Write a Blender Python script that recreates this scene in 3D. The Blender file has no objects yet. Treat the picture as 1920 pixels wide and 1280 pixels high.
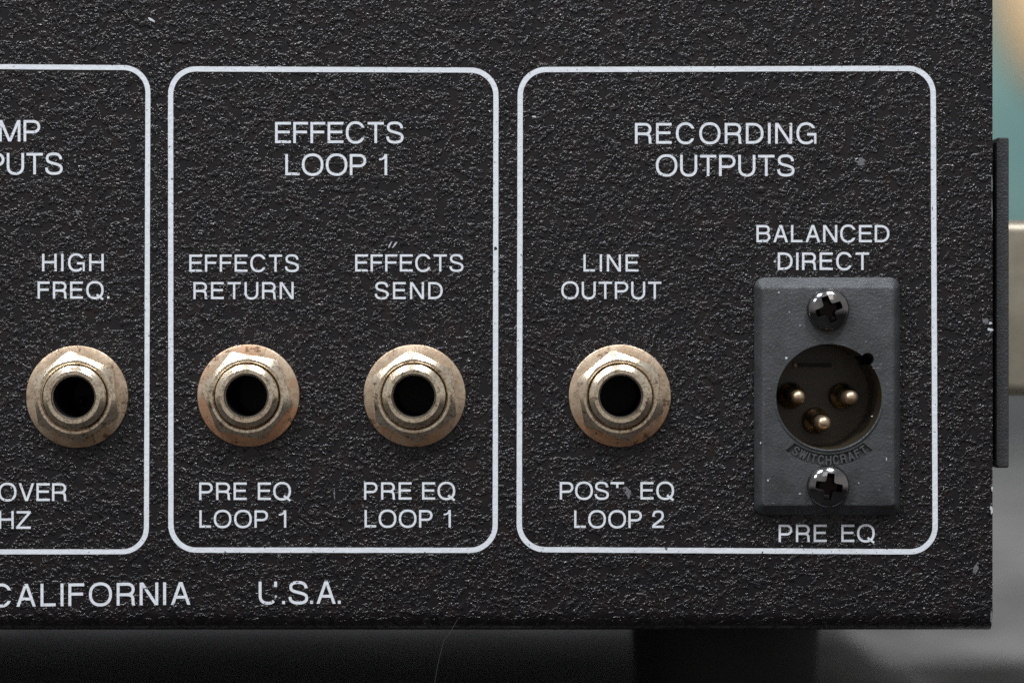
import bpy, bmesh, math, random
from mathutils import Vector, Matrix
random.seed(7)
PI = math.pi
K = 0.15 / 1920            # metres of panel surface per photo pixel
D = 0.40                   # camera to panel
MM = 0.001
HT = 2.25 * MM             # thickness of the connector plate
scene = bpy.context.scene
C = scene.collection

# ------------------------------------------------------------------ camera
cam_d = bpy.data.cameras.new('camera'); cam = bpy.data.objects.new('camera', cam_d); C.objects.link(cam)
cam.location = (0, -D, 0); cam.rotation_euler = (PI / 2, 0, 0)
cam_d.sensor_width = 36; cam_d.lens = 36 * D / 0.15
cam_d.clip_start = 0.01; cam_d.clip_end = 50
cam_d.dof.use_dof = True; cam_d.dof.focus_distance = D - 0.001; cam_d.dof.aperture_fstop = 9.0
scene.camera = cam

# ------------------------------------------------------------------ world, lamps, exposure
w = bpy.data.worlds.new('World'); scene.world = w; w.use_nodes = True
wn = w.node_tree; bg = wn.nodes['Background']; bg.inputs[1].default_value = 0.22
# unseen room ambience: pale above, horizon band raised to brighten metal, dark below
tc = wn.nodes.new('ShaderNodeTexCoord'); sx = wn.nodes.new('ShaderNodeSeparateXYZ'); rp = wn.nodes.new('ShaderNodeValToRGB')
mr = wn.nodes.new('ShaderNodeMapRange'); mr.inputs[1].default_value = -1; mr.inputs[2].default_value = 1
wn.links.new(tc.outputs['Generated'], sx.inputs[0]); wn.links.new(sx.outputs[2], mr.inputs[0]); wn.links.new(mr.outputs[0], rp.inputs[0]); wn.links.new(rp.outputs[0], bg.inputs[0])
rp.color_ramp.elements[0].position = 0.30; rp.color_ramp.elements[0].color = (0.07, 0.065, 0.06, 1)
rp.color_ramp.elements[1].position = 0.85; rp.color_ramp.elements[1].color = (1.5, 1.58, 1.68, 1)
e = rp.color_ramp.elements.new(0.5); e.color = (1.85, 1.79, 1.73, 1)
e = rp.color_ramp.elements.new(0.42); e.color = (0.55, 0.53, 0.50, 1)
scene.view_settings.view_transform = 'Standard'; scene.view_settings.look = 'None'
scene.view_settings.exposure = 0.0; scene.view_settings.gamma = 1.0
scene.render.engine = 'CYCLES'
scene.cycles.use_denoising = False
scene.cycles.max_bounces = 8
scene.cycles.sample_clamp_indirect = 6

def area(name, loc, target, sx, sy, power, col):
    l = bpy.data.lights.new(name, 'AREA'); l.shape = 'RECTANGLE'; l.size = sx; l.size_y = sy
    l.energy = power; l.color = col
    o = bpy.data.objects.new(name, l); C.objects.link(o); o.location = loc
    o.rotation_euler = (Vector(target) - Vector(loc)).to_track_quat('-Z', 'Y').to_euler()
    return o
COOL = (0.93, 0.97, 1.0)
area('ceiling_and_fill_light', (-0.62, -0.80, 1.30), (0, 0, 0), 0.36, 0.26, 19, COOL)
area('ceiling_and_fill_light', (0.34, -0.80, 1.35), (0, 0, 0), 0.42, 0.28, 22, COOL)
area('ceiling_and_fill_light', (-1.15, -1.05, 0.95), (0, 0, 0), 0.24, 0.20, 7, COOL)
area('ceiling_and_fill_light', (0.15, -2.0, 1.5), (0, 0, 0), 1.4, 0.8, 5, (1.0, 0.97, 0.93))  # front fill, an added lamp that lifts the camera-facing surfaces

# ------------------------------------------------------------------ helpers
WL = {}
def link(name, me, mat, loc=(0, 0, 0), parent=None, rot=(0, 0, 0), label=None, cat=None, group=None, kind=None):
    o = bpy.data.objects.new(name, me); C.objects.link(o)
    if me is not None and mat is not None and len(me.materials) == 0: me.materials.append(mat)
    loc = Vector(loc); WL[o] = loc
    o.location = loc - WL[parent] if parent else loc
    o.rotation_euler = rot
    if parent: o.parent = parent
    if label: o['label'] = label
    if cat: o['category'] = cat
    if group: o['group'] = group
    if kind: o['kind'] = kind
    return o

def finish(bm, name, smooth=30, weld=True):
    if weld: bmesh.ops.remove_doubles(bm, verts=bm.verts, dist=1e-7)
    bmesh.ops.recalc_face_normals(bm, faces=bm.faces)
    me = bpy.data.meshes.new(name); bm.to_mesh(me); bm.free()
    if smooth:
        for p in me.polygons: p.use_smooth = True
        me.set_sharp_from_angle(angle=math.radians(smooth))
    return me

def px(x, y, d=0.0):                       # photo pixel -> world point at depth d behind the panel face
    f = (D + d) / D
    return Vector(((x - 960) * K * f, d, (640 - y) * K * f))

def lathe(profile, n=96, close=False):     # profile: (radius, protrusion towards the camera) ; axis = -Y
    bm = bmesh.new(); rings = []
    for r, h in profile:
        if r < 1e-9: rings.append([bm.verts.new((0, -h, 0))])
        else: rings.append([bm.verts.new((r * math.cos(2*PI*i/n), -h, r * math.sin(2*PI*i/n))) for i in range(n)])
    seq = list(zip(rings, rings[1:])) + ([(rings[-1], rings[0])] if close else [])
    for a, b in seq:
        for i in range(n):
            j = (i + 1) % n
            if len(a) == 1 and len(b) == 1: continue
            if len(a) == 1: bm.faces.new((a[0], b[j], b[i]))
            elif len(b) == 1: bm.faces.new((a[i], a[j], b[0]))
            else: bm.faces.new((a[i], a[j], b[j], b[i]))
    return bm

def prism(bm, pts, y0, y1):                # closed prism from XZ outline
    a = [bm.verts.new((p[0], y0, p[1])) for p in pts]; b = [bm.verts.new((p[0], y1, p[1])) for p in pts]
    bm.faces.new(a); bm.faces.new(b[::-1]); n = len(pts)
    for i in range(n): bm.faces.new((a[i], b[i], b[(i+1) % n], a[(i+1) % n]))

def box(bm, lo, hi):
    prism(bm, [(lo[0], lo[2]), (hi[0], lo[2]), (hi[0], hi[2]), (lo[0], hi[2])], lo[1], hi[1])

def circle(cx, cz, r, n=96, a0=0, a1=2*PI, end=False):
    m = n + 1 if end else n
    return [(cx + r*math.cos(a0 + (a1-a0)*i/n), cz + r*math.sin(a0 + (a1-a0)*i/n)) for i in range(m)]

def boolean(me, cutters, op='DIFFERENCE'):  # returns a new evaluated mesh
    o = bpy.data.objects.new('tmp', me); C.objects.link(o); tmp = [o]
    for cme in cutters:
        c = bpy.data.objects.new('tmp_cut', cme); C.objects.link(c); tmp.append(c)
        m = o.modifiers.new('b', 'BOOLEAN'); m.operation = op; m.object = c; m.solver = 'EXACT'
    bpy.context.view_layer.update()
    dg = bpy.context.evaluated_depsgraph_get()
    out = bpy.data.meshes.new_from_object(o.evaluated_get(dg))
    for t in tmp: bpy.data.objects.remove(t)
    return out

def resharp(me, ang=30):
    for p in me.polygons: p.use_smooth = True
    me.set_sharp_from_angle(angle=math.radians(ang))
    return me

# ------------------------------------------------------------------ materials
def new_mat(name):
    m = bpy.data.materials.new(name); m.use_nodes = True; nt = m.node_tree
    return m, nt, nt.nodes['Principled BSDF']
class N:
    def __init__(s, nt):
        s.nt = nt; s.tc = nt.nodes.new('ShaderNodeTexCoord')
    def node(s, t, **kw):
        n = s.nt.nodes.new(t)
        for k, v in kw.items(): setattr(n, k, v)
        return n
    def put(s, sock, v):
        if isinstance(v, bpy.types.NodeSocket): s.nt.links.new(v, sock)
        elif v is not None: sock.default_value = v
    def noise(s, scale, detail=3, rough=0.5, vec=None, dist=0.0):
        n = s.node('ShaderNodeTexNoise'); s.put(n.inputs['Vector'], vec or s.tc.outputs['Object'])
        n.inputs['Scale'].default_value = scale; n.inputs['Detail'].default_value = detail
        n.inputs['Roughness'].default_value = rough; n.inputs['Distortion'].default_value = dist
        return n.outputs['Fac']
    def vor(s, scale, feature='F1', vec=None):
        n = s.node('ShaderNodeTexVoronoi', feature=feature); s.put(n.inputs['Vector'], vec or s.tc.outputs['Object'])
        n.inputs['Scale'].default_value = scale
        return n.outputs['Distance']
    def math(s, op, a, b=None, c=None, clamp=False):
        n = s.node('ShaderNodeMath', operation=op); n.use_clamp = clamp
        s.put(n.inputs[0], a)
        if b is not None: s.put(n.inputs[1], b)
        if c is not None: s.put(n.inputs[2], c)
        return n.outputs[0]
    def ramp(s, f, a, b, lo=0.0, hi=1.0):
        n = s.node('ShaderNodeMapRange'); n.interpolation_type = 'SMOOTHSTEP'
        s.put(n.inputs[0], f); n.inputs[1].default_value = a; n.inputs[2].default_value = b
        n.inputs[3].default_value = lo; n.inputs[4].default_value = hi
        return n.outputs[0]
    def mix(s, f, a, b):
        n = s.node('ShaderNodeMix', data_type='RGBA'); s.put(n.inputs[0], f)
        s.put(n.inputs[6], a if isinstance(a, bpy.types.NodeSocket) else (*a, 1)); s.put(n.inputs[7], b if isinstance(b, bpy.types.NodeSocket) else (*b, 1))
        return n.outputs[2]
    def bump(s, h, dist, strength=1.0):
        n = s.node('ShaderNodeBump'); n.inputs['Strength'].default_value = strength
        n.inputs['Distance'].default_value = dist; s.put(n.inputs['Height'], h)
        return n.outputs['Normal']

def wrinkle_paint(name='black_wrinkle_paint', amp=1.0):
    m, nt, p = new_mat(name); n = N(nt)
    # curly plateaus: contour steps of a noise, fewer where the coat lies smooth
    s1 = n.ramp(n.noise(1200, 1.3, 0.55, dist=0.35), 0.465, 0.535)
    s2 = n.ramp(n.noise(1650, 1.0, 0.5, dist=0.3), 0.46, 0.54)
    mask = n.ramp(n.noise(640, 2.5, 0.6), 0.43, 0.52, 0.0, 1.0)
    big = n.noise(300, 2, 0.5)
    h = n.math('MULTIPLY', n.math('ADD', s1, n.math('MULTIPLY', s2, 0.8)), mask)
    h = n.math('ADD', h, n.math('MULTIPLY', big, 0.2))
    n.put(p.inputs['Base Color'], n.mix(n.ramp(n.noise(300, 3, 0.6), 0.4, 0.7), (0.0052, 0.0048, 0.0060), (0.0105, 0.0066, 0.0068)))
    n.put(p.inputs['Roughness'], n.ramp(n.noise(700, 2, 0.5), 0.3, 0.7, 0.20, 0.30))
    p.inputs['Specular IOR Level'].default_value = 0.45
    n.put(p.inputs['Normal'], n.bump(h, 0.00007 * amp, 1.0))
    return m
M_paint = wrinkle_paint()

def ink():
    m, nt, p = new_mat('white_ink'); n = N(nt)
    pit = n.ramp(n.noise(1700, 2, 0.5), 0.675, 0.71)
    c = n.mix(n.noise(400, 3, 0.6), (0.53, 0.55, 0.59), (0.62, 0.635, 0.67))
    c = n.mix(pit, c, (0.06, 0.06, 0.07))
    n.put(p.inputs['Base Color'], c); p.inputs['Roughness'].default_value = 0.55
    n.put(p.inputs['Normal'], n.bump(n.noise(1300, 3, 0.6), 0.00010, 1.0))
    return m
M_ink = ink()

def tarnish(name, ca, cb, r0, r1):
    m, nt, p = new_mat(name); n = N(nt)
    at = n.node('ShaderNodeAttribute', attribute_type='OBJECT', attribute_name='copper').outputs['Fac']
    seed = n.node('ShaderNodeAttribute', attribute_type='OBJECT', attribute_name='seed').outputs['Fac']
    sv = n.node('ShaderNodeCombineXYZ'); n.put(sv.inputs[0], seed); n.put(sv.inputs[1], seed)
    vm = n.node('ShaderNodeVectorMath', operation='ADD'); n.put(vm.inputs[0], n.tc.outputs['Object']); n.put(vm.inputs[1], sv.outputs[0])
    v = vm.outputs[0]
    sep = n.node('ShaderNodeSeparateXYZ'); n.put(sep.inputs[0], n.tc.outputs['Object'])
    r = n.math('SQRT', n.math('ADD', n.math('POWER', sep.outputs[0], 2.0), n.math('POWER', sep.outputs[2], 2.0)))
    cv = n.node('ShaderNodeCombineXYZ'); n.put(cv.inputs[0], r); n.put(cv.inputs[1], seed)
    lathe_lines = n.noise(9000, 2, 0.6, vec=cv.outputs[0])
    big = n.noise(260, 4, 0.62, vec=v); fine = n.noise(2600, 4, 0.7, vec=v); spot = n.noise(900, 3, 0.65, vec=v)
    base = n.mix(n.ramp(big, 0.38, 0.62), ca, cb)
    base = n.mix(n.ramp(fine, 0.47, 0.60, 0, 0.62), base, (0.25, 0.18, 0.12))
    # copper showing low on the washer where the plating has worn off
    low = n.ramp(sep.outputs[2], 0.001, -0.007, 0.0, 0.30)
    cop = n.ramp(n.math('ADD', n.math('MULTIPLY', big, 0.6), n.math('ADD', low, n.math('MULTIPLY', at, 0.26))), 0.50, 0.76)
    base = n.mix(n.math('MULTIPLY', cop, n.math('MINIMUM', n.math('MULTIPLY', at, 1.2), 0.85)), base, (0.78, 0.42, 0.24))
    dark = n.math('MULTIPLY', n.ramp(spot, 0.56, 0.64), n.ramp(big, 0.42, 0.56))
    base = n.mix(n.math('MULTIPLY', dark, 0.75), base, (0.11, 0.07, 0.045))
    n.put(p.inputs['Base Color'], base)
    p.inputs['Metallic'].default_value = 0.92
    n.put(p.inputs['Roughness'], n.ramp(fine, 0.35, 0.65, r0, r1))
    h = n.math('ADD', n.math('MULTIPLY', lathe_lines, 0.6), n.math('MULTIPLY', fine, 0.7))
    n.put(p.inputs['Normal'], n.bump(h, 0.000022, 1.0))
    return m
M_nickel = tarnish('tarnished_nickel', (0.93, 0.80, 0.62), (0.74, 0.61, 0.46), 0.14, 0.28)
M_washer = tarnish('tarnished_washer_plating', (0.78, 0.62, 0.46), (0.55, 0.41, 0.29), 0.30, 0.46)

def simple(name, col, rough=0.5, metal=0.0, bs=None, bd=0.0, col2=None, cs=200, spec=0.5):
    m, nt, p = new_mat(name); n = N(nt)
    p.inputs['Base Color'].default_value = (*col, 1); p.inputs['Roughness'].default_value = rough
    p.inputs['Metallic'].default_value = metal; p.inputs['Specular IOR Level'].default_value = spec
    if col2: n.put(p.inputs['Base Color'], n.mix(n.ramp(n.noise(cs, 4, 0.6), 0.35, 0.65), col, col2))
    if bs: n.put(p.inputs['Normal'], n.bump(n.noise(bs, 3, 0.6), bd, 1.0))
    return m
def cast():
    m, nt, p = new_mat('cast_metal_black'); n = N(nt)
    grain = n.noise(2300, 3, 0.75)
    c = n.mix(n.ramp(n.noise(350, 4, 0.6), 0.3, 0.7), (0.025, 0.0265, 0.029), (0.042, 0.044, 0.048))
    dust = n.ramp(n.noise(2300, 3, 0.6), 0.69, 0.74)
    c = n.mix(n.math('MULTIPLY', dust, 0.7), c, (0.26, 0.26, 0.25))
    n.put(p.inputs['Base Color'], c); p.inputs['Roughness'].default_value = 0.40; p.inputs['Specular IOR Level'].default_value = 0.6
    n.put(p.inputs['Normal'], n.bump(n.math('ADD', grain, n.math('MULTIPLY', n.noise(1100, 2, 0.5), 0.3)), 0.00010, 1.0))
    return m
M_cast = cast()
M_screw = simple('black_oxide_steel', (0.17, 0.17, 0.18), 0.13, 1.0, 1500, 0.00001, (0.30, 0.285, 0.27), 400)
M_hole = simple('hole_black', (0.006, 0.006, 0.006), 0.5)
M_insert = simple('dark_brown_phenolic', (0.085, 0.062, 0.038), 0.35, 0, 900, 0.00004)
M_pin = simple('tarnished_brass_pin', (0.50, 0.40, 0.29), 0.40, 0.9, 2500, 0.00004, (0.34, 0.22, 0.13), 1300)
M_brass = simple('dull_brass', (0.22, 0.15, 0.07), 0.35, 0.9, 900, 0.0001, (0.03, 0.022, 0.012), 700)
M_spring = simple('dark_contact_spring', (0.10, 0.055, 0.035), 0.4, 0.6)
M_flange = simple('black_painted_steel', (0.020, 0.020, 0.022), 0.42, 0, 3200, 0.00012, (0.028, 0.028, 0.030), 500)
M_bare = simple('bare_metal_chip', (0.62, 0.64, 0.66), 0.45, 0.3, 3000, 0.00005, (0.40, 0.41, 0.43), 2500)
M_scuff = simple('grey_scuff', (0.14, 0.14, 0.15), 0.5, 0.0, 3000, 0.00008, (0.07, 0.07, 0.075), 2500)
M_tan = simple('brushed_tan_metal', (0.40, 0.355, 0.28), 0.42, 0.4, 60, 0.0004, (0.29, 0.25, 0.19), 70)
M_cab = simple('black_cabinet_covering', (0.030, 0.024, 0.020), 0.55, 0, 1200, 0.0002)
M_corner = simple('black_corner_plastic', (0.006, 0.006, 0.007), 0.6)
M_teal = simple('teal_paint', (0.24, 0.37, 0.33), 0.7, 0, None, 0, (0.15, 0.29, 0.28), 7)
M_beige = simple('beige_fabric', (0.80, 0.57, 0.33), 0.8)
M_wall = simple('grey_wall_paint', (0.31, 0.315, 0.33), 0.8, 0, None, 0, (0.20, 0.20, 0.205), 6)
M_floor = simple('dark_floor', (0.030, 0.027, 0.025), 0.9, 0, None, 0, (0.018, 0.016, 0.015), 12)  # unseen floor, darkened to keep its bounce off the lower chamfers
M_rubber = simple('black_rubber', (0.012, 0.012, 0.012), 0.7)
M_table = simple('mottled_grey_top', (0.25, 0.24, 0.235), 0.75, 0, None, 0, (0.10, 0.095, 0.09), 34)
M_hair = simple('pale_fibre', (0.04, 0.04, 0.04), 0.6)

# ------------------------------------------------------------------ setting behind
def plain_box(name, lo, hi, mat, **kw):
    bm = bmesh.new(); c = (Vector(lo) + Vector(hi)) / 2
    box(bm, Vector(lo) - c, Vector(hi) - c)
    return link(name, finish(bm, name, 0), mat, c, **kw)
plain_box('wall', (-3.0, 1.30, -0.70), (3.0, 1.40, 1.6), M_wall, kind='structure')
plain_box('floor', (-3.0, -2.5, -0.74), (3.0, 1.40, -0.702), M_floor, kind='structure')
# teal board hung on the wall
a = px(1560, 585, 1.24); b = px(2500, -260, 1.24)
plain_box('wall_board', (a.x, 1.24, a.z), (b.x, 1.298, b.z), M_teal, label='teal board on the grey wall, blurred behind the panel', cat='board')
# beige round disc in front of it
bm = lathe([(0, 0.03), (0.070, 0.03), (0.090, 0.018), (0.0965, 0.0), (0.090, -0.018), (0, -0.03)], 96)
c0 = px(2232, -60, 0.90); 
link('round_cushion', finish(bm, 'round_cushion', 40), M_beige, c0, label='rounded beige shape, out of focus at the top right corner', cat='cushion')

# ------------------------------------------------------------------ the amplifier
zb = (640 - 1183) * K                       # underside of the case
xr = (1861 - 960) * K                       # right edge of the rear panel
xl = -0.300; ztop = 0.085
R0 = 2.8 * MM; TH = 1.5 * MM
foot_h = 16.0 * MM
root = link('amplifier', None, None, (0.0, 0.0, zb - foot_h), label='black wrinkle painted rear panel of an amplifier with jacks and printed white lettering', cat='amplifier')

JACKS = [(145.5, 743.5, 37, 0.25, 11, 0.5), (466.2, 741.2, 50, 1.0, 23, 0), (777.5, 741.5, 35, 0.45, 37, 0), (1162, 741.7, 39.5, 0.65, 59, 0)]
XC, ZC = 1551, 743                           # connector opening centre
# panel: front sheet + bend + bottom plate, cut through for every socket
bm = bmesh.new()
prof = [(0, ztop), (0, zb + R0)]
for i in range(1, 11):
    t = PI/2 * i/10; prof.append((R0 - R0*math.cos(t), zb + R0 - R0*math.sin(t)))
prof.append((0.160, zb)); inner = [(0.160, zb + TH)]
ri = R0 - TH
for i in range(10, -1, -1):
    t = PI/2 * i/10; inner.append((R0 - ri*math.cos(t), zb + R0 - ri*math.sin(t)))
inner.append((TH, ztop)); prof += inner
va = [bm.verts.new((xl, p[0], p[1])) for p in prof]; vb = [bm.verts.new((xr, p[0], p[1])) for p in prof]
nn = len(prof)
bm.faces.new(va); bm.faces.new(vb[::-1])
for i in range(nn): bm.faces.new((va[i], vb[i], vb[(i+1) % nn], va[(i+1) % nn]))
me = finish(bm, 'panel', 0)
cuts = []
bm = bmesh.new()
for j in JACKS:
    p = px(j[0], j[1]); prism(bm, circle(p.x, p.z, 4.75*MM, 64), -0.005, 0.01)
p = px(XC, ZC); prism(bm, circle(p.x, p.z, 8.6*MM, 64), -0.005, 0.01)
cuts.append(finish(bm, 'cut', 0))
me = boolean(me, cuts); resharp(me, 35)
# move mesh origin to the panel's own place
panel = link('panel', me, M_paint, (0, 0, 0), root)

# case behind the panel: side wall and top so that nothing shines through
bm = bmesh.new()
box(bm, (xr - 1.6*MM, TH + 0.3*MM, zb + TH + 0.2*MM), (xr - 0.4*MM, 0.158, ztop))
link('side_wall', finish(bm, 'side_wall', 0), M_flange, (0, 0, 0), root)
bm = bmesh.new()
box(bm, (xl, TH + 0.3*MM, ztop - 2*MM), (xr - 2.0*MM, 0.158, ztop - 0.8*MM))
link('top_plate', finish(bm, 'top_plate', 0), M_flange, (0, 0, 0), root)
bm = bmesh.new()
box(bm, (xl, 0.1585, zb + 2.0*MM), (xr, 0.1600, ztop))
link('front_plate', finish(bm, 'front_plate', 0), M_flange, (0, 0, 0), root)

# black flange standing off the right side of the case
p0 = px(1866.5, 258, 2*MM); p1 = px(1892.5, 877, 2*MM)
bm = bmesh.new()
xa, xb, zt, zl = p0.x, p1.x, p0.z, p1.z
ch = 0.35*MM
pts = [(xa + ch*1.4, zt), (xb - ch*.4, zt), (xb, zt - ch*.6), (xb, zl + ch*.6), (xb - ch*.5, zl), (xa + ch*.8, zl), (xa, zl + ch), (xa, zt - ch*2)]
rows = []
for k, (yy, ins) in enumerate([(2*MM, 0.22*MM), (2.2*MM, 0.06*MM), (2.5*MM, 0.0), (10*MM, 0.0)]):
    cx, cz = (xa+xb)/2, (zt+zl)/2
    rows.append([bm.verts.new((x - math.copysign(ins, x-cx), yy, z - math.copysign(ins, z-cz))) for x, z in pts])
bm.faces.new(rows[0]); bm.faces.new(rows[-1][::-1])
for A_, B_ in zip(rows, rows[1:]):
    for i in range(8): bm.faces.new((A_[i], A_[(i+1) % 8], B_[(i+1) % 8], B_[i]))
link('side_flange', finish(bm, 'side_flange', 25), M_flange, (0, 0, 0), root)
bm = bmesh.new(); box(bm, (xr - 0.4*MM, 6*MM, zl + 1*MM), (xa + 0.1*MM, 9*MM, zt - 1*MM))
link('flange_web', finish(bm, 'flange_web', 0), M_flange, (0, 0, 0), root)

# tan metal piece behind the flange
q0 = px(1880, 412, 22*MM); q1 = px(1880, 742, 22*MM)
bm = bmesh.new(); zc = (q0.z+q1.z)/2; hz = (q0.z-q1.z)/2; rr = 2.0*MM
out = []
for cy, cz, t0 in ((22*MM+rr, hz-rr, PI), (22*MM+26*MM-rr, hz-rr, PI/2), (22*MM+26*MM-rr, -hz+rr, 0), (22*MM+rr, -hz+rr, -PI/2)):
    for i in range(7):
        t = t0 - PI/2*i/6; out.append((cy + rr*math.cos(t), cz + rr*math.sin(t)))
xs = q0.x
va = [bm.verts.new((0, y - 22*MM, z)) for y, z in out]; vb = [bm.verts.new((0.05, y - 22*MM, z)) for y, z in out]
bm.faces.new(va); bm.faces.new(vb[::-1])
for i in range(len(out)): bm.faces.new((va[i], vb[i], vb[(i+1) % len(out)], va[(i+1) % len(out)]))
link('metal_bracket', finish(bm, 'metal_bracket', 40), M_tan, (xs, 22*MM, zc), label='dull tan metal bracket sticking out behind the black flange at right', cat='bracket')

# ------------------------------------------------------------------ frames and lettering (printed ink sheets on the panel)
INK = 0.045*MM
def norm(v):
    l = math.hypot(v[0], v[1]); return (v[0]/l, v[1]/l) if l > 1e-12 else (1, 0)
def strip(bm, pts, hw, top, caps=(None, None), closed=False, jit=0.0):
    n = len(pts); L, Rr = [], []
    for i in range(n):
        if closed: p0, p1 = pts[i-1], pts[(i+1) % n]
        else: p0, p1 = pts[max(i-1, 0)], pts[min(i+1, n-1)]
        c = pts[i]
        d0 = norm((c[0]-p0[0], c[1]-p0[1])) if (closed or i > 0) else None
        d1 = norm((p1[0]-c[0], p1[1]-c[1])) if (closed or i < n-1) else None
        if d0 is None: d0 = d1
        if d1 is None: d1 = d0
        n0 = (-d0[1], d0[0]); n1 = (-d1[1], d1[0])
        m = norm((n0[0]+n1[0], n0[1]+n1[1])); k = 1/max(0.35, m[0]*n0[0]+m[1]*n0[1])
        off = (m[0]*hw*k, m[1]*hw*k)
        cap = None if closed else (caps[0] if i == 0 else caps[1] if i == n-1 else None)
        if cap == 'h' and abs(n0[0]) > 0.25: off = (hw/n0[0], 0)
        if cap == 'v' and abs(n0[1]) > 0.25: off = (0, hw/n0[1])
        ja = random.gauss(0, jit) if jit else 0; jb = random.gauss(0, jit) if jit else 0
        L.append((c[0]+off[0]*(1+ja), c[1]+off[1]*(1+ja))); Rr.append((c[0]-off[0]*(1+jb), c[1]-off[1]*(1+jb)))
    vt = [[bm.verts.new((p[0], -top, p[1])) for p in S] for S in (L, Rr)]
    vb_ = [[bm.verts.new((p[0], 0.02*MM, p[1])) for p in S] for S in (L, Rr)]
    rng = range(n if closed else n-1)
    for i in rng:
        j = (i+1) % n
        bm.faces.new((vt[0][i], vt[0][j], vt[1][j], vt[1][i]))
        bm.faces.new((vt[0][i], vb_[0][i], vb_[0][j], vt[0][j])); bm.faces.new((vt[1][j], vb_[1][j], vb_[1][i], vt[1][i]))
    if not closed:
        bm.faces.new((vt[0][0], vt[1][0], vb_[1][0], vb_[0][0])); bm.faces.new((vt[1][-1], vt[0][-1], vb_[0][-1], vb_[1][-1]))

def bez(p0, p1, p2, p3, n=9):
    o = []
    for i in range(n+1):
        t = i/n; u = 1-t
        o.append((u**3*p0[0]+3*u*u*t*p1[0]+3*u*t*t*p2[0]+t**3*p3[0], u**3*p0[1]+3*u*u*t*p1[1]+3*u*t*t*p2[1]+t**3*p3[1]))
    return o
def path(*segs):
    o = []
    for s in segs:
        for q in s:
            if not o or math.hypot(q[0]-o[-1][0], q[1]-o[-1][1]) > 1e-5: o.append(q)
    return o
def sup(cx, cy, rx, ry, a0, a1, n=28, e=2.25):
    o = []
    for i in range(n+1):
        t = math.radians(a0+(a1-a0)*i/n); c, s = math.cos(t), math.sin(t)
        o.append((cx+rx*math.copysign(abs(c)**(2/e), c), cy+ry*math.copysign(abs(s)**(2/e), s)))
    return o
WID = dict(A=.86, B=.81, C=.92, D=.85, E=.75, F=.70, G=.96, H=.84, I=.145, L=.67, M=1.0, N=.82, O=1.02, P=.78, Q=1.02, R=.81, S=.82, T=.77, U=.81, V=.87, W=1.2, Z=.83)
WID.update({'1': .38, '2': .67, '.': .15, 'u': .81, 't': .77})
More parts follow.
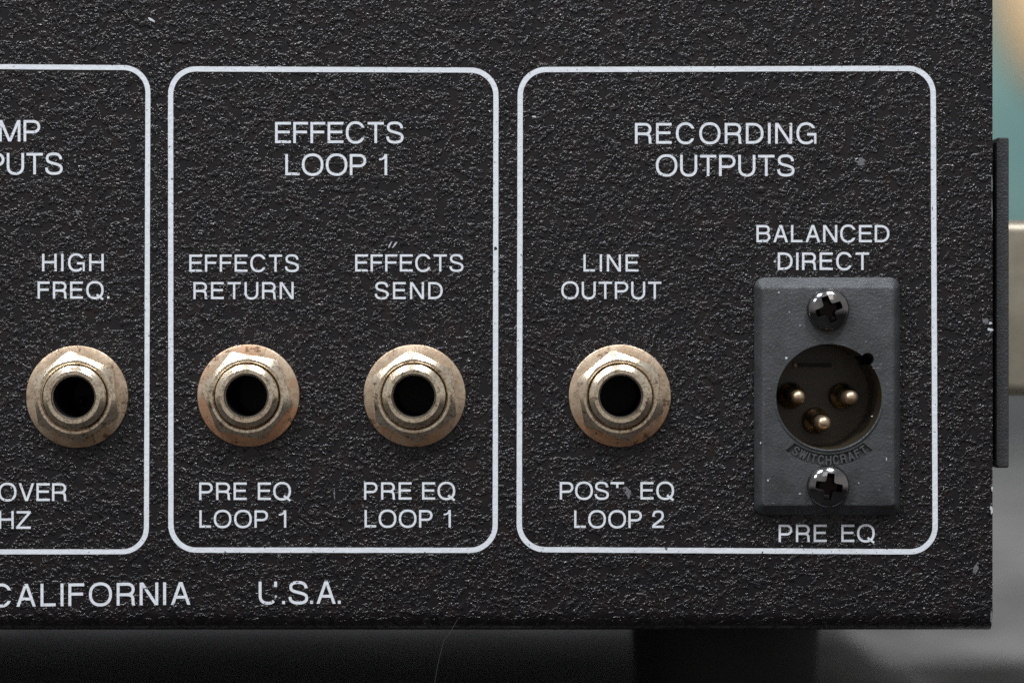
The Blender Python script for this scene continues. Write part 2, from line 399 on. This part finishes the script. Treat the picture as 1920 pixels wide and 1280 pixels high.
def glyph(ch, s):
    """strokes of a letter of cap height 1: (points, half width, caps, closed)"""
    w_ = WID[ch]; h = s/2; X = w_-h; S = []
    def ln(a, b, caps=(None, None), hw=h): S.append(([a, b], hw, caps, False))
    if ch in 'EFL':
        ln((h, 0), (h, 1))
        if ch in 'EF': ln((s*.9, 1-h), (w_, 1-h)); ln((s*.9, .525), (w_*.93, .525))
        if ch in 'EL': ln((s*.9, h), (w_, h))
    elif ch == 'H': ln((h, 0), (h, 1)); ln((X, 0), (X, 1)); ln((s*.9, .52), (w_-s*.9, .52))
    elif ch == 'I': ln((w_/2, 0), (w_/2, 1))
    elif ch == 'T': ln((0, 1-h), (w_, 1-h)); ln((w_/2, 0), (w_/2, 1-s*.9))
    elif ch == 't': ln((0, 1-h), (w_, 1-h)); ln((w_/2, .66), (w_/2, 1-s*.9))
    elif ch == 'A':
        k = h*1.08; ln((k, 0), (w_/2-.01, 1), ('h', 'h')); ln((w_-k, 0), (w_/2+.01, 1), ('h', 'h')); ln((w_*.22, .335), (w_*.78, .335))
    elif ch == 'V':
        k = h*1.08; ln((k, 1), (w_/2-.01, 0), ('h', 'h')); ln((w_-k, 1), (w_/2+.01, 0), ('h', 'h'))
    elif ch == 'W':
        for a, b, c, d in ((h, 1, w_*.27, 0), (w_*.27, 0, w_*.5, 1), (w_*.5, 1, w_*.73, 0), (w_*.73, 0, w_-h, 1)): ln((a, b), (c, d), ('h', 'h'))
    elif ch == 'M':
        ln((h, 0), (h, 1)); ln((X, 0), (X, 1)); ln((s*.62, 1), (w_/2, 0), ('h', 'h')); ln((w_-s*.62, 1), (w_/2, 0), ('h', 'h'))
    elif ch == 'N': ln((h, 0), (h, 1)); ln((X, 0), (X, 1)); ln((s*.6, 1), (w_-s*.6, 0), ('h', 'h'))
    elif ch == 'Z': ln((w_*.04, 1-h), (w_, 1-h)); ln((0, h), (w_, h)); ln((w_-s*.62, 1-s*.8), (s*.62, s*.8), ('h', 'h'))
    elif ch in 'OQ':
        S.append((sup(w_/2, .5, w_/2-h, .53-h, 0, 360, 48)[:-1], h, None, True))
        if ch == 'Q': ln((w_*.60, .24), (w_*.965, -.045), (None, None), h*.95)
    elif ch == 'C': S.append((sup(w_/2, .5, w_/2-h, .53-h, 27, 331, 44), h, ('h', 'h'), False))
    elif ch == 'G':
        S.append((sup(w_/2-.01, .5, w_/2-h-.01, .53-h, 30, 318, 42), h, ('h', None), False))
        ln((w_*.54, .455), (w_, .455)); ln((w_-h*.85, 0), (w_-h*.85, .42), (None, None), h*.85)
    elif ch in 'Uu':
        if ch == 'U': S.append((path([(h, 1)], sup(w_/2, .37, w_/2-h, .40-h, 180, 360, 26), [(X, 1)]), h, (None, None), False))
        else:
            S.append((path([(h, 1)], sup(w_/2, .37, w_/2-h, .40-h, 180, 318, 22)), h, (None, None), False)); ln((X, .76), (X, 1))
    elif ch in 'PR':
        m = .44 if ch == 'P' else .475
        ry = (1-h-m)/2; rx = ry*1.08; xc = w_-h-rx-(0.0 if ch == 'P' else .015)
        ln((h, 0), (h, 1)); S.append((path([(s*.9, 1-h)], sup(xc, m+ry, rx, ry, 90, -90, 20, 2.1), [(s*.9, m)]), h, (None, None), False))
        if ch == 'R': S.append((path(bez((w_*.52, m-.005), (w_*.80, m-.005), (w_-h-.03, m-.06), (w_-h-.025, .25)), bez((w_-h-.025, .25), (w_-h-.02, .10), (w_-h-.02, .05), (w_-h+.005, 0), 5)), h, (None, 'h'), False))
    elif ch == 'B':
        ln((h, 0), (h, 1)); m = .525
        ry = (1-h-m)/2; xc = w_-h-ry-.05; S.append((path([(s*.9, 1-h)], sup(xc, m+ry, ry*1.1, ry, 90, -90, 20, 2.1), [(s*.9, m)]), h, (None, None), False))
        ry = (m-h)/2; xc = w_-h-ry*1.1; S.append((path([(s*.9, m-.002)], sup(xc, h+ry, ry*1.1, ry, 90, -90, 20, 2.1), [(s*.9, h)]), h, (None, None), False))
    elif ch == 'D':
        ln((h, 0), (h, 1)); rx = w_*.52; S.append((path([(s*.9, 1-h)], sup(w_-h-rx, .5, rx, .5-h, 90, -90, 28, 2.2), [(s*.9, h)]), h, (None, None), False))
    elif ch == 'S':
        R_ = w_-h-.03; L_ = h+.03; R2 = w_-h; T = 1.02-h; Bm = h-.025; c = w_/2
        S.append((path(bez((R_, .70), (R_, .87), (.74*w_, T), (c, T)), bez((c, T), (.25*w_, T), (L_, .90), (L_, .745)),
                       bez((L_, .745), (L_, .57), (.30*w_, .555), (c, .51)), bez((c, .51), (.74*w_, .455), (R2, .42), (R2, .27)),
                       bez((R2, .27), (R2, .09), (.75*w_, Bm), (c, Bm)), bez((c, Bm), (.22*w_, Bm), (h, .12), (h, .31))), h, ('h', 'h'), False))
    elif ch == '1':
        ln((w_-h, 0), (w_-h, 1)); S.append((bez((0, .745), (.10, .75), (w_-s, .76), (w_-s*.72, .985), 8), h*.72, ('v', 'h'), False))
    elif ch == '2':
        R_ = w_-h; T = 1.01-h
        S.append((path(bez((h+.01, .65), (h+.01, .88), (.26*w_, T), (.5*w_, T)), bez((.5*w_, T), (.80*w_, T), (R_, .88), (R_, .70)),
                       bez((R_, .70), (R_, .52), (.70*w_, .46), (.5*w_, .34)), bez((.5*w_, .34), (.28*w_, .22), (.13*w_, .19), (.11*w_, s*.85))), h, ('h', 'h'), False))
        ln((0, h), (w_, h))
    elif ch == '.': ln((w_/2, 0), (w_/2, s*1.05))
    return S

def text(words, s=.15, name='lettering', label=None, jit=0.012):
    """words: (string, x0, x1, baseline, cap height[, slope]) in photo pixels, one printed line"""
    bm = bmesh.new(); layer = 0
    x0, y0 = words[0][1], words[0][3]; org = px(x0, y0)
    for wd in words:
        st, a, b, base, cap = wd[:5]; slope = wd[5] if len(wd) > 5 else 0.0
        ws = [WID[c]*cap for c in st]; gap = (b-a-sum(ws))/max(1, len(st)-1); x = a
        sq = 1.0
        if len(st) == 1: sq = (b-a)/ws[0]
        for c, wc in zip(st, ws):
            layer = 0
            for pts, hw, caps, closed in glyph(c, s*0.85):
                P = [((x-x0+q[0]*cap*sq)*K, (-(base-y0)+q[1]*cap - slope*(x-a+q[0]*cap))*K) for q in pts]
                strip(bm, P, hw*cap*K, INK + layer*0.004*MM, caps or (None, None), closed, jit); layer += 1
            x += wc*sq+gap
    return link(name, finish(bm, name, 0, False), M_ink, org, root, label=label)

T = text
T([('EFFECTS', 515.8, 756.7, 268.5, 39.5)], .145, label='white words EFFECTS LOOP 1, heading of the middle box, upper line')
T([('LOOP', 535, 686.7, 328.7, 39.5), ('1', 710.8, 726, 328.7, 39.5)], .145, label='white words LOOP 1 in the heading of the middle box')
T([('RECORDING', 1190.5, 1530.6, 269.7, 38.8)], .148, label='white word RECORDING in the heading of the right box')
T([('OUTPUTS', 1229.7, 1489.6, 330.2, 39.5)], .145, label='white word OUTPUTS in the heading of the right box')
T([('AMP', -42, 75.5, 265.5, 40)], .145, label='white word cut off by the picture edge, ending in MP')
T([('OUTPUTS', -140, 117.6, 327, 40)], .145, label='white word cut off by the picture edge, ending in PUTS')
T([('HIGH', 79, 194.5, 508.4, 32.5)], .155, label='white word HIGH')
T([('FREQ.', 70.6, 205.5, 559.8, 32)], .155, label='white word FREQ.')
T([('EFFECTS', 355, 560.6, 509.4, 32)], .15, label='white word EFFECTS above RETURN')
T([('RETURN', 362.8, 550.6, 560.6, 31.8)], .15, label='white word RETURN')
T([('EFFECTS', 666, 869, 509, 32)], .15, label='white word EFFECTS above SEND')
T([('SEND', 702.8, 830, 560.6, 31.8)], .15, label='white word SEND')
T([('LINE', 1094, 1197, 509, 32)], .15, label='white word LINE')
T([('OUTPUT', 1052.4, 1240, 560.3, 32.2)], .15, label='white word OUTPUT')
T([('BALANCED', 1418.3, 1667.5, 454.2, 32.2)], .155, label='white word BALANCED')
T([('DIRECT', 1458.3, 1629.5, 506, 32.6)], .155, label='white word DIRECT')
T([('PRE', 373.5, 462.5, 936.6, 32.6), ('EQ', 483.5, 545.6, 936.6, 32.6)], .15, label='white words PRE EQ under the left jack of the middle box')
T([('LOOP', 374, 502.5, 988.5, 32.4), ('1', 523, 537, 988.5, 32.4)], .15, label='white words LOOP 1 under the left jack of the middle box')
T([('PRE', 682.7, 771.7, 936, 32.4), ('EQ', 791.5, 853.5, 936, 32.4)], .15, label='white words PRE EQ under the right jack of the middle box')
T([('LOOP', 683.6, 811, 988, 32.4), ('1', 832, 845.5, 988, 32.4)], .15, label='white words LOOP 1 under the right jack of the middle box')
T([('POSt', 1049.6, 1170, 935.7, 32.6), ('EQ', 1200.8, 1263.8, 935.7, 32.6)], .15, label='white words POST EQ with the stem of the T rubbed off')
T([('LOOP', 1076.6, 1203.5, 989, 32.4), ('2', 1222.7, 1244.6, 989, 32.4)], .15, label='white words LOOP 2')
T([('PRE', 1460, 1550, 1015.3, 32.4), ('EQ', 1577.5, 1640, 1015.3, 32.4)], .15, label='white words PRE EQ below the connector plate')
T([('OVER', -3, 124.7, 938.6, 33.3)], .15, label='white word cut off by the picture edge, ending in OVER')
T([('HZ', -2, 57.8, 990.6, 33)], .15, label='white word cut off by the picture edge, ending in HZ')
T([('CALIFORNIA', -17, 357, 1137, 42.3, -0.0115)], .15, label='white word CALIFORNIA')
T([('u', 485, 519.5, 1131.5, 42), ('.', 528.5, 535, 1131.5, 42), ('S', 541, 578, 1131.3, 42), ('.', 581, 587.5, 1131, 42), ('A', 593.5, 629.5, 1131, 42), ('.', 633, 639.5, 1131, 42)], .15, label='white letters U.S.A. with a chipped U')

def frame(corners, r, wpx, open_left=False, label=None):
    """corners: centre-line corner pixels tl, tr, br, bl"""
    P = [Vector(((x-960)*K, (640-y)*K)) for x, y in corners]; pts = []; rr_ = r*K
    for i in range(4):
        p_, c, n_ = P[i-1], P[i], P[(i+1) % 4]
        a = c+(p_-c).normalized()*rr_; b = c+(n_-c).normalized()*rr_; k = 0.5523
        arc = bez(a, a+(c-a)*k, b+(c-b)*k, b, 14)
        if pts:
            q = Vector(pts[-1]); m = int((Vector(arc[0])-q).length/(1.2*MM))
            for t in range(1, m): pts.append(tuple(q.lerp(Vector(arc[0]), t/m)))
        pts += arc
    q = Vector(pts[-1]); z = Vector(pts[0]); m = int((z-q).length/(1.2*MM))
    for t in range(1, m): pts.append(tuple(q.lerp(z, t/m)))
    bm = bmesh.new(); strip(bm, pts, wpx/2*K, INK, closed=True, jit=0.02)
    link('printed_frame', finish(bm, 'printed_frame', 0, False), M_ink, (0, 0, 0), root, label=label)
frame([(-700, 120), (277.5, 127.5), (274.5, 1033.8), (-700, 1034)], 46, 9.3, label='left printed frame line, cut off by the picture edge')
frame([(320, 129.5), (930, 132), (928.5, 1031), (320.5, 1030.5)], 48, 9.7, label='middle printed frame line')
frame([(975.5, 131), (1749.5, 128.5), (1753.5, 1034), (973.5, 1029.5)], 48, 9.9, label='right printed frame line')

# paint chips, scuffs and scratches
def chip(x, y, rx, ry, ang=0, mat=M_bare, n=11, rough=.35, top=0.03):
    bm = bmesh.new(); pts = []
    for i in range(n):
        t = 2*PI*i/n; k = 1+random.uniform(-rough, rough); u, v = rx*k*math.cos(t), ry*k*math.sin(t); a = math.radians(ang)
        pts.append(((u*math.cos(a)-v*math.sin(a))*K, (u*math.sin(a)+v*math.cos(a))*K))
    prism(bm, pts, -top*MM, 0.03*MM)
    link('paint_chip', finish(bm, 'paint_chip', 0), mat, px(x, y), root)
chip(285, 38, 7, 2.2, -35); chip(1002, 219, 4.5, 1.8, -5); chip(1613, 303, 11, 6, -15, M_scuff); chip(1607, 299, 4, 2.4, -10)
chip(731, 459, 8, 1.2, 62); chip(741, 458, 8, 1.5, 50); chip(627, 926, 1.2, 11, 4, M_scuff); chip(929, 466, 3.5, 3, 0, M_hole, top=.08)
chip(1177, 922, 5, 11, 25, M_scuff); chip(1172, 919, 2, 2.4); chip(1848, 602, 5, 6, 20, M_scuff); chip(1857, 606, 3, 2.4); chip(1857, 618, 5, 3, -20)
chip(1859, 955, 2.2, 8, 5); chip(1830, 1064, 4, 10, -15, M_scuff); chip(1833, 1056, 2, 4, -10, M_scuff); chip(1859, 1158, 2, 15, 3, M_scuff); chip(1453, 490.5, 2, 2)
chip(1200, 1112, 8, 1.2, -3, M_scuff); chip(145, 398, 3, 6, 30, M_scuff); chip(1482, 33, 6, 1.4, 20, M_scuff); chip(1785, 5, 2, 8, 0, M_scuff)
chip(512, 1098, 2.0, 3.0, 10, M_scuff); chip(517, 1118, 2.2, 2.6); chip(1860, 345, 1.2, 14, 1, M_scuff); chip(1860, 400, 1.0, 22, 1, M_scuff); chip(1860, 915, 1.6, 5, 0)
def echip(x, y, rx, ry, h, mat=M_bare):
    bm = bmesh.new(); pts = [((rx*(1+random.uniform(-.4, .4))*math.cos(2*PI*i/8))*K, (ry*(1+random.uniform(-.4, .4))*math.sin(2*PI*i/8))*K) for i in range(8)]
    prism(bm, pts, -h-0.03*MM, -h+0.05*MM); f = 1-h/D
    link('paint_chip', finish(bm, 'paint_chip', 0), mat, px(960+(x-960)*f, 640+(y-640)*f), root)
for x, y, rx, ry in ((1645, 690, 7, 1.2), (1652, 683, 4, 1), (1474, 671, 3, 2), (1460, 548, 2, 1.5), (1640, 560, 4, 1), (1650, 575, 3, 2), (1648, 918, 3, 1.2), (1500, 925, 2, 1), (1440, 900, 1.5, 2), (1635, 780, 2, 1), (1426, 830, 1.2, 2), (1610, 905, 1.5, 1), (1500, 610, 1.3, 1), (1480, 585, 1.2, 1.2), (1662, 860, 1.2, 3), (1663, 720, 1, 4), (1520, 944, 5, .8), (1600, 944, 6, .8), (1449, 943, 4, .8)):
    echip(x, y, rx, ry, HT, random.choice([M_scuff, M_bare]) if rx < 4 else M_scuff)
for _ in range(38): chip(random.uniform(5, 1850), random.uniform(5, 1150), random.uniform(.8, 1.7), random.uniform(.7, 1.3), random.uniform(0, 180), random.choice([M_scuff, M_scuff, M_bare]), 7)

# ------------------------------------------------------------------ jack sockets
def jack(x, y, rot, copper, seed, extra):
    c = px(x, y)
    # a glimpse of the contact spring deep in the bore
    nut_t = 2.2*MM; wt = 0.55*MM; tip = (3.75+extra*0.3)*MM
    prof = [(3.02*MM, -16*MM), (3.02*MM, tip-0.34*MM), (3.24*MM, tip-0.08*MM), (3.28*MM, tip), (3.84*MM, tip), (3.90*MM, tip-0.04*MM)]
    if extra:
        prof += [(4.28*MM, tip-0.34*MM), (4.16*MM, tip-0.48*MM), (4.52*MM, tip-0.72*MM), (4.34*MM, tip-0.92*MM), (4.60*MM, tip-1.12*MM), (4.45*MM, tip-1.3*MM), (4.6*MM, tip-1.6*MM), (4.60*MM, -1*MM)]
    else:
        prof += [(4.52*MM, tip-0.46*MM), (4.60*MM, tip-0.62*MM), (4.40*MM, tip-0.90*MM), (4.60*MM, tip-1.25*MM), (4.60*MM, -1*MM)]
    prof += [(4.60*MM, -16*MM)]
    sl = link('jack_socket', finish(lathe(prof, 96, True), 'jack_socket', 28), M_nickel, c, root)
    # washer
    R_ = 7.48*MM
    wp = [(4.7*MM, 0.02*MM), (4.7*MM, wt), (R_-0.10*MM, wt), (R_-0.03*MM, wt-0.04*MM), (R_, wt-0.12*MM), (R_, 0.02*MM)]
    ws = link('washer', finish(lathe(wp, 128, True), 'washer', 40), M_washer, c, sl)
    if copper > 0.9: ws['label'] = 'washer with orange copper showing along its lower edge'
    # nut
    bm = bmesh.new(); n = 144; ap = 5.88*MM; r0 = 5.36*MM; ri_ = 4.78*MM; rot_ = math.radians(rot)
    rings = [[] for _ in range(7)]
    for i in range(n):
        t = 2*PI*i/n; tl = ((t + PI/6) % (PI/3)) - PI/6        # corner at multiples of 60 deg
        tl = (t % (PI/3)) - PI/6; rh = ap/math.cos(tl); rh = min(rh, ap*1.138)
        cx_, sz = math.cos(t+rot_), math.sin(t+rot_)
        hh = wt+nut_t-(rh-r0)*0.64
        for k, (r_, h_) in enumerate([(ri_, wt+.05*MM), (ri_, wt+nut_t-.30*MM), (ri_+0.22*MM, wt+nut_t), (r0, wt+nut_t), (r0+.04*MM, wt+nut_t-.02*MM), (rh, hh), (rh, wt+0.02*MM)]):
            rings[k].append(bm.verts.new((r_*cx_, -h_, r_*sz)))
    for k in range(7):
        A_, B_ = rings[k], rings[(k+1) % 7]
        for i in range(n):
            j = (i+1) % n; bm.faces.new((A_[i], A_[j], B_[j], B_[i]))
    nt_ = link('hex_nut', finish(bm, 'hex_nut', 24), M_nickel, c, sl)
    # closes the bore; black lining run forward to stand for shade in it
    pl = link('bore_shade_liner', finish(lathe([(3.015*MM, tip-0.42*MM), (2.99*MM, tip-0.55*MM), (2.99*MM, -15.8*MM), (0, -15.8*MM)], 48), 'bore_shade_liner'), M_hole, c, sl)
    if extra:
        bm = bmesh.new(); bmesh.ops.create_uvsphere(bm, u_segments=20, v_segments=12, radius=0.75*MM)
        bmesh.ops.scale(bm, vec=(1, 1.6, 1), verts=bm.verts)
        link('contact_spring', finish(bm, 'contact_spring', 60), M_spring, c + Vector((-1.2*MM, 11.5*MM, -0.9*MM)), sl)
    for k, o in enumerate((sl, ws, nt_)):
        o['copper'] = copper*(1.0 if k == 1 else 0.28); o['seed'] = float(seed)+k*3.3
for j in JACKS: jack(*j)

# ------------------------------------------------------------------ three pin connector
x0_, x1_, y0_, y1_ = 1413.5, 1686, 520, 965
cc = px((x0_+x1_)/2, (y0_+y1_)/2); hw_, hh_ = (x1_-x0_)/2*K, (y1_-y0_)/2*K

oc = px(XC, ZC) - cc                          # opening centre in local coords
def rrect(a, b, r, n=8):
    o = []
    for cx, cz, t0 in ((a-r, b-r, 0), (-a+r, b-r, PI/2), (-a+r, -b+r, PI), (a-r, -b+r, 1.5*PI)):
        o += [(cx+r*math.cos(t0+PI/2*i/n), cz+r*math.sin(t0+PI/2*i/n)) for i in range(n+1)]
    return o
bm = bmesh.new(); loops = []
for ins_x, ins_z, h_, r_ in ((0, 0, 0.02*MM, 1.5*MM), (0, 0, 0.65*MM, 1.5*MM), (.04*MM, .05*MM, 0.82*MM, 1.48*MM), (.92*MM, 1.40*MM, HT-.16*MM, 0.62*MM), (1.05*MM, 1.52*MM, HT-.05*MM, .55*MM), (1.25*MM, 1.70*MM, HT, .5*MM)):
    loops.append([bm.verts.new((p[0], -h_, p[1])) for p in rrect(hw_-ins_x, hh_-ins_z, r_)])
bm.faces.new(loops[0]); bm.faces.new(loops[-1][::-1])
for A_, B_ in zip(loops, loops[1:]):
    for i in range(len(A_)): bm.faces.new((A_[i], A_[(i+1) % len(A_)], B_[(i+1) % len(A_)], B_[i]))
me = finish(bm, 'connector_plate', 0)
bm = bmesh.new(); prism(bm, circle(oc.x, oc.z, 98.5*K, 96), -0.01, 0.01); c1 = finish(bm, 'c', 0)
bm = bmesh.new(); prism(bm, circle(oc.x+72*K, oc.z+70*K, 12*K, 32), -0.01, 0.01); c2 = finish(bm, 'c', 0)
bm = bmesh.new()
arc = circle(oc.x, oc.z, 128.5*K, 40, math.radians(-129), math.radians(-50.5), True) + circle(oc.x, oc.z, 107*K, 40, math.radians(-53.5), math.radians(-126.5), True)
prism(bm, arc, -HT-0.002, -HT+0.48*MM); c3 = finish(bm, 'c', 0)
me = boolean(me, [c1, c2, c3]); resharp(me, 22)
plate = link('connector_plate', me, M_cast, cc, root)
# rolled rim round the opening
rim = [(98.4*K, HT-0.9*MM), (98.6*K, HT+0.02*MM), (100*K, HT+0.13*MM), (102.5*K, HT+0.10*MM), (104.5*K, HT-0.01*MM), (104.5*K, HT-0.3*MM)]
bm = bmesh.new(); rs = []
for i in range(49):
    t = math.radians(-168 + 156*i/48)
    rs.append([bm.verts.new((r_*math.cos(t), -h_*1.0, r_*math.sin(t))) for r_, h_ in rim])
for A_, B_ in zip(rs, rs[1:]):
    for k in range(5): bm.faces.new((A_[k], A_[k+1], B_[k+1], B_[k]))
link('opening_rim', finish(bm, 'opening_rim', 40), M_cast, px(XC, ZC), plate)
# shell (cup) behind the opening, with the key slot along it
dep = 13.5*MM
shell = lathe([(98.4*K, HT-0.25*MM), (97.2*K, 1.0*MM), (96.5*K, -dep), (100*K, -dep), (104*K, -1.8*MM), (104*K, HT-0.4*MM)], 96, True)
M_shell = simple('dark_zinc_shell', (0.10, 0.08, 0.05), 0.28, 0.7, 1200, 0.00003)
bm = bmesh.new(); prism(bm, circle(72*K, 70*K, 12.5*K, 32), -0.01, 0.012); c4 = finish(bm, 'c', 0)
shell = resharp(boolean(finish(shell, 'shell', 0), [c4]))
link('shell', shell, M_shell, px(XC, ZC), plate)
bm = bmesh.new()
prism(bm, circle(0, 0, 97*K, 96), dep-1.5*MM, dep); box(bm, (-48*K, dep-1.95*MM, 50*K), (30*K, dep-1.4*MM, 65*K))
link('contact_insert', finish(bm, 'contact_insert', 30), M_insert, px(XC, ZC), plate)
bm = bmesh.new(); box(bm, (-44*K, dep-2.0*MM, 53*K), (26*K, dep-1.93*MM, 62*K))
link('latch_slot', finish(bm, 'latch_slot', 0), M_hole, px(XC, ZC), plate)
bm = bmesh.new(); box(bm, (-46*K, dep-2.3*MM, 54*K), (-42*K, dep-1.9*MM, 60*K))
link('slot_glint_piece', finish(bm, 'slot_glint_piece', 0), M_pin, px(XC, ZC), plate)  # small brass piece added as the glint in the slot
tipd = -0.3*MM
for (ax, ay) in ((1497.5, 744.5), (1597, 745.5), (1545.5, 793)):
    t = px(ax, ay, tipd); r_ = 1.07*MM; L_ = dep-1.4*MM-tipd
    prof = [(0, 0), (0.30*r_, -.03*MM), (.6*r_, -.14*MM), (.85*r_, -.36*MM), (.97*r_, -.68*MM), (r_, -1.0*MM), (r_, -L_)]
    pin = link('contact_pin', finish(lathe(prof, 32), 'contact_pin', 40), M_pin, t, plate)
    link('pin_sleeve', finish(lathe([(r_*1.0, -L_+3.0*MM), (r_*1.75, -L_+2.6*MM), (r_*1.75, -L_+.4*MM)], 32), 'pin_sleeve'), M_brass, t, pin)
    link('pin_collar', finish(lathe([(r_*1.02, -L_+.5*MM), (r_*1.7, -L_+.5*MM), (r_*1.9, -L_+.2*MM), (r_*1.9, -L_)], 32), 'pin_collar'), M_insert, t, pin)

# raised maker's name in the arc recess
bm = bmesh.new(); name_ = 'SWITCHCRAFT'; a0, a1 = -121.2, -57.0
wadj = {'S': .62, 'W': .80, 'I': .13, 'T': .62, 'C': .66, 'H': .62, 'R': .64, 'A': .68, 'F': .55}
capr = 16.5; tot = sum(wadj[c] for c in name_); r_base = 126.3; rm = 118.0
arc_len = math.radians(a1-a0)*rm; arc_len += 11
gap = (arc_len-tot*capr)/(len(name_)-1); pos = -5.5
for c in name_:
    wc = wadj[c]*capr; xm = pos+wc/2; th = math.radians(a0)+xm/rm; sc = wadj[c]/WID[c] if c != 'I' else 1.0
    # letter frame: up = towards the centre, right = increasing angle
    ux, uz = -math.cos(th), -math.sin(th); rx_, rz_ = -math.sin(th), math.cos(th)
    lay = 0
    for pts, hw__, caps, closed in glyph(c, .17):
        P = []
        for q in pts:
            lx = (q[0]-WID[c]/2)*capr*sc; ly = q[1]*capr
            P.append(((r_base*math.cos(th)+rx_*lx+ux*ly)*K, (r_base*math.sin(th)+rz_*lx+uz*ly)*K))
        n0 = len(bm.verts); strip(bm, P, hw__*capr*K*0.95, HT-0.05*MM+lay*.004*MM, (None, None), closed, 0); lay += 1
    pos += wc+gap
for v in bm.verts:
    if v.co.y > -1*MM: v.co.y = -HT+0.52*MM
link('raised_lettering', finish(bm, 'raised_lettering', 0, False), simple('paler_cast_metal', (0.075, 0.077, 0.08), 0.35, 0.3, 3000, 0.00005), px(XC, ZC), plate, label="raised word SWITCHCRAFT in a curved recess")  # letters in a paler metal than the plate

# pan head screws with cross recess
Rs = 39.8*K
prof = [(0, 2.15*MM)]
for i in range(1, 17):
    t = i/16; prof.append((Rs*math.sin(t*PI/2)**1.0*1.0, 2.15*MM*(0.30+0.70*math.cos(t*PI/2)**0.95)))
prof += [(Rs*.995, 0.35*MM), (Rs*0.96, 0.02*MM), (0, 0.02*MM)]
me = finish(lathe(prof, 96), 'screw', 0)
def cross_cutter():
    bm = bmesh.new(); L0, W0 = 33*K, 8.6*K; L1, W1 = 16*K, 6.0*K
    def out(L, W, k):
        # plus outline with flared inner corners
        f = W*k
        q = [(L, -W*.92), (L*1.02, 0), (L, W*.92), (f*1.35, f), (f, f*1.35)]
        o = []
        for r in range(4):
            a = r*PI/2
            for x, z in q: o.append((x*math.cos(a)-z*math.sin(a), x*math.sin(a)+z*math.cos(a)))
        return o
    a = [bm.verts.new((p[0], -3.0*MM, p[1])) for p in out(L0, W0, 1.0)]
    b = [bm.verts.new((p[0], -0.55*MM, p[1])) for p in out(L1, W1, 1.0)]
    bm.faces.new(a); bm.faces.new(b[::-1]); n = len(a)
    for i in range(n): bm.faces.new((a[i], b[i], b[(i+1) % n], a[(i+1) % n]))
    return finish(bm, 'c', 0)
me = boolean(me, [cross_cutter()]); resharp(me, 28)
me.materials.append(M_screw); me.materials.append(simple('dark_recess', (0.018, 0.014, 0.013), 0.3, 1.0))  # recess faces get a darker metal than the dome
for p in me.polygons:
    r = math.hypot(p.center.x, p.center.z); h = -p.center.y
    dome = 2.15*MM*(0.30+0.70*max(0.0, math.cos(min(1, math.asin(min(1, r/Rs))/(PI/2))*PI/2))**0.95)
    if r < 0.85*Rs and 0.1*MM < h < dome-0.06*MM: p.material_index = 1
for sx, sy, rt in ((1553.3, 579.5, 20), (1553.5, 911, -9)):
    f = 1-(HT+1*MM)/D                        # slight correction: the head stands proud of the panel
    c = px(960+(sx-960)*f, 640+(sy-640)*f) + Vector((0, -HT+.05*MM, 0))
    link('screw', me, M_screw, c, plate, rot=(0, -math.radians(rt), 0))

# ------------------------------------------------------------------ feet, table, hair
for fx, fd in ((px(1359, 0, 0.050).x, 0.050), (-0.25, 0.050)):
    o = link('rubber_foot', finish(lathe([(0, 0), (15.6*MM, 0), (15.7*MM, 1*MM), (14.8*MM, foot_h-1*MM), (13.8*MM, foot_h), (0, foot_h)], 64), 'rubber_foot', 35), M_rubber, (fx, fd, zb), root, rot=(PI/2, 0, 0))
plain_box('table', (-1.2, 0.012, zb-foot_h-0.030), (1.2, 2.30, zb-foot_h), M_table, label='mottled grey table top that the amplifier stands on, out of focus', cat='table')
cu = bpy.data.curves.new('hair', 'CURVE'); cu.dimensions = '3D'; cu.bevel_depth = 0.03*MM
sp = cu.splines.new('POLY'); hp = [(858, 1160), (845, 1183), (832, 1200), (822, 1240), (813, 1290), (806, 1330)]
sp.points.add(len(hp)-1)
for k, (hx, hy) in enumerate(hp): v = px(hx, hy); sp.points[k].co = (v.x, -0.4*MM - (0.2*MM if k > 0 else 0), v.z, 1)
cob = bpy.data.objects.new('tmp', cu); C.objects.link(cob); bpy.context.view_layer.update()
hme = bpy.data.meshes.new_from_object(cob.evaluated_get(bpy.context.evaluated_depsgraph_get())); bpy.data.objects.remove(cob)
hair = link('hair', hme, M_hair, (0, 0, 0), label='single thin grey hair hanging from the lower edge of the panel', cat='hair')
hme.materials.clear(); hme.materials.append(M_hair)

# put every mesh's origin inside its own geometry where it was built at the scene origin
for o in scene.objects:
    if o.type == 'MESH' and WL.get(o) is not None and WL[o].length < 1e-9 and o.name.split('.')[0] not in ('panel', 'printed_frame'):
        bb = [Vector(b) for b in o.bound_box]; c = sum(bb, Vector())/8
        o.data.transform(Matrix.Translation(-c)); o.location = o.location + c
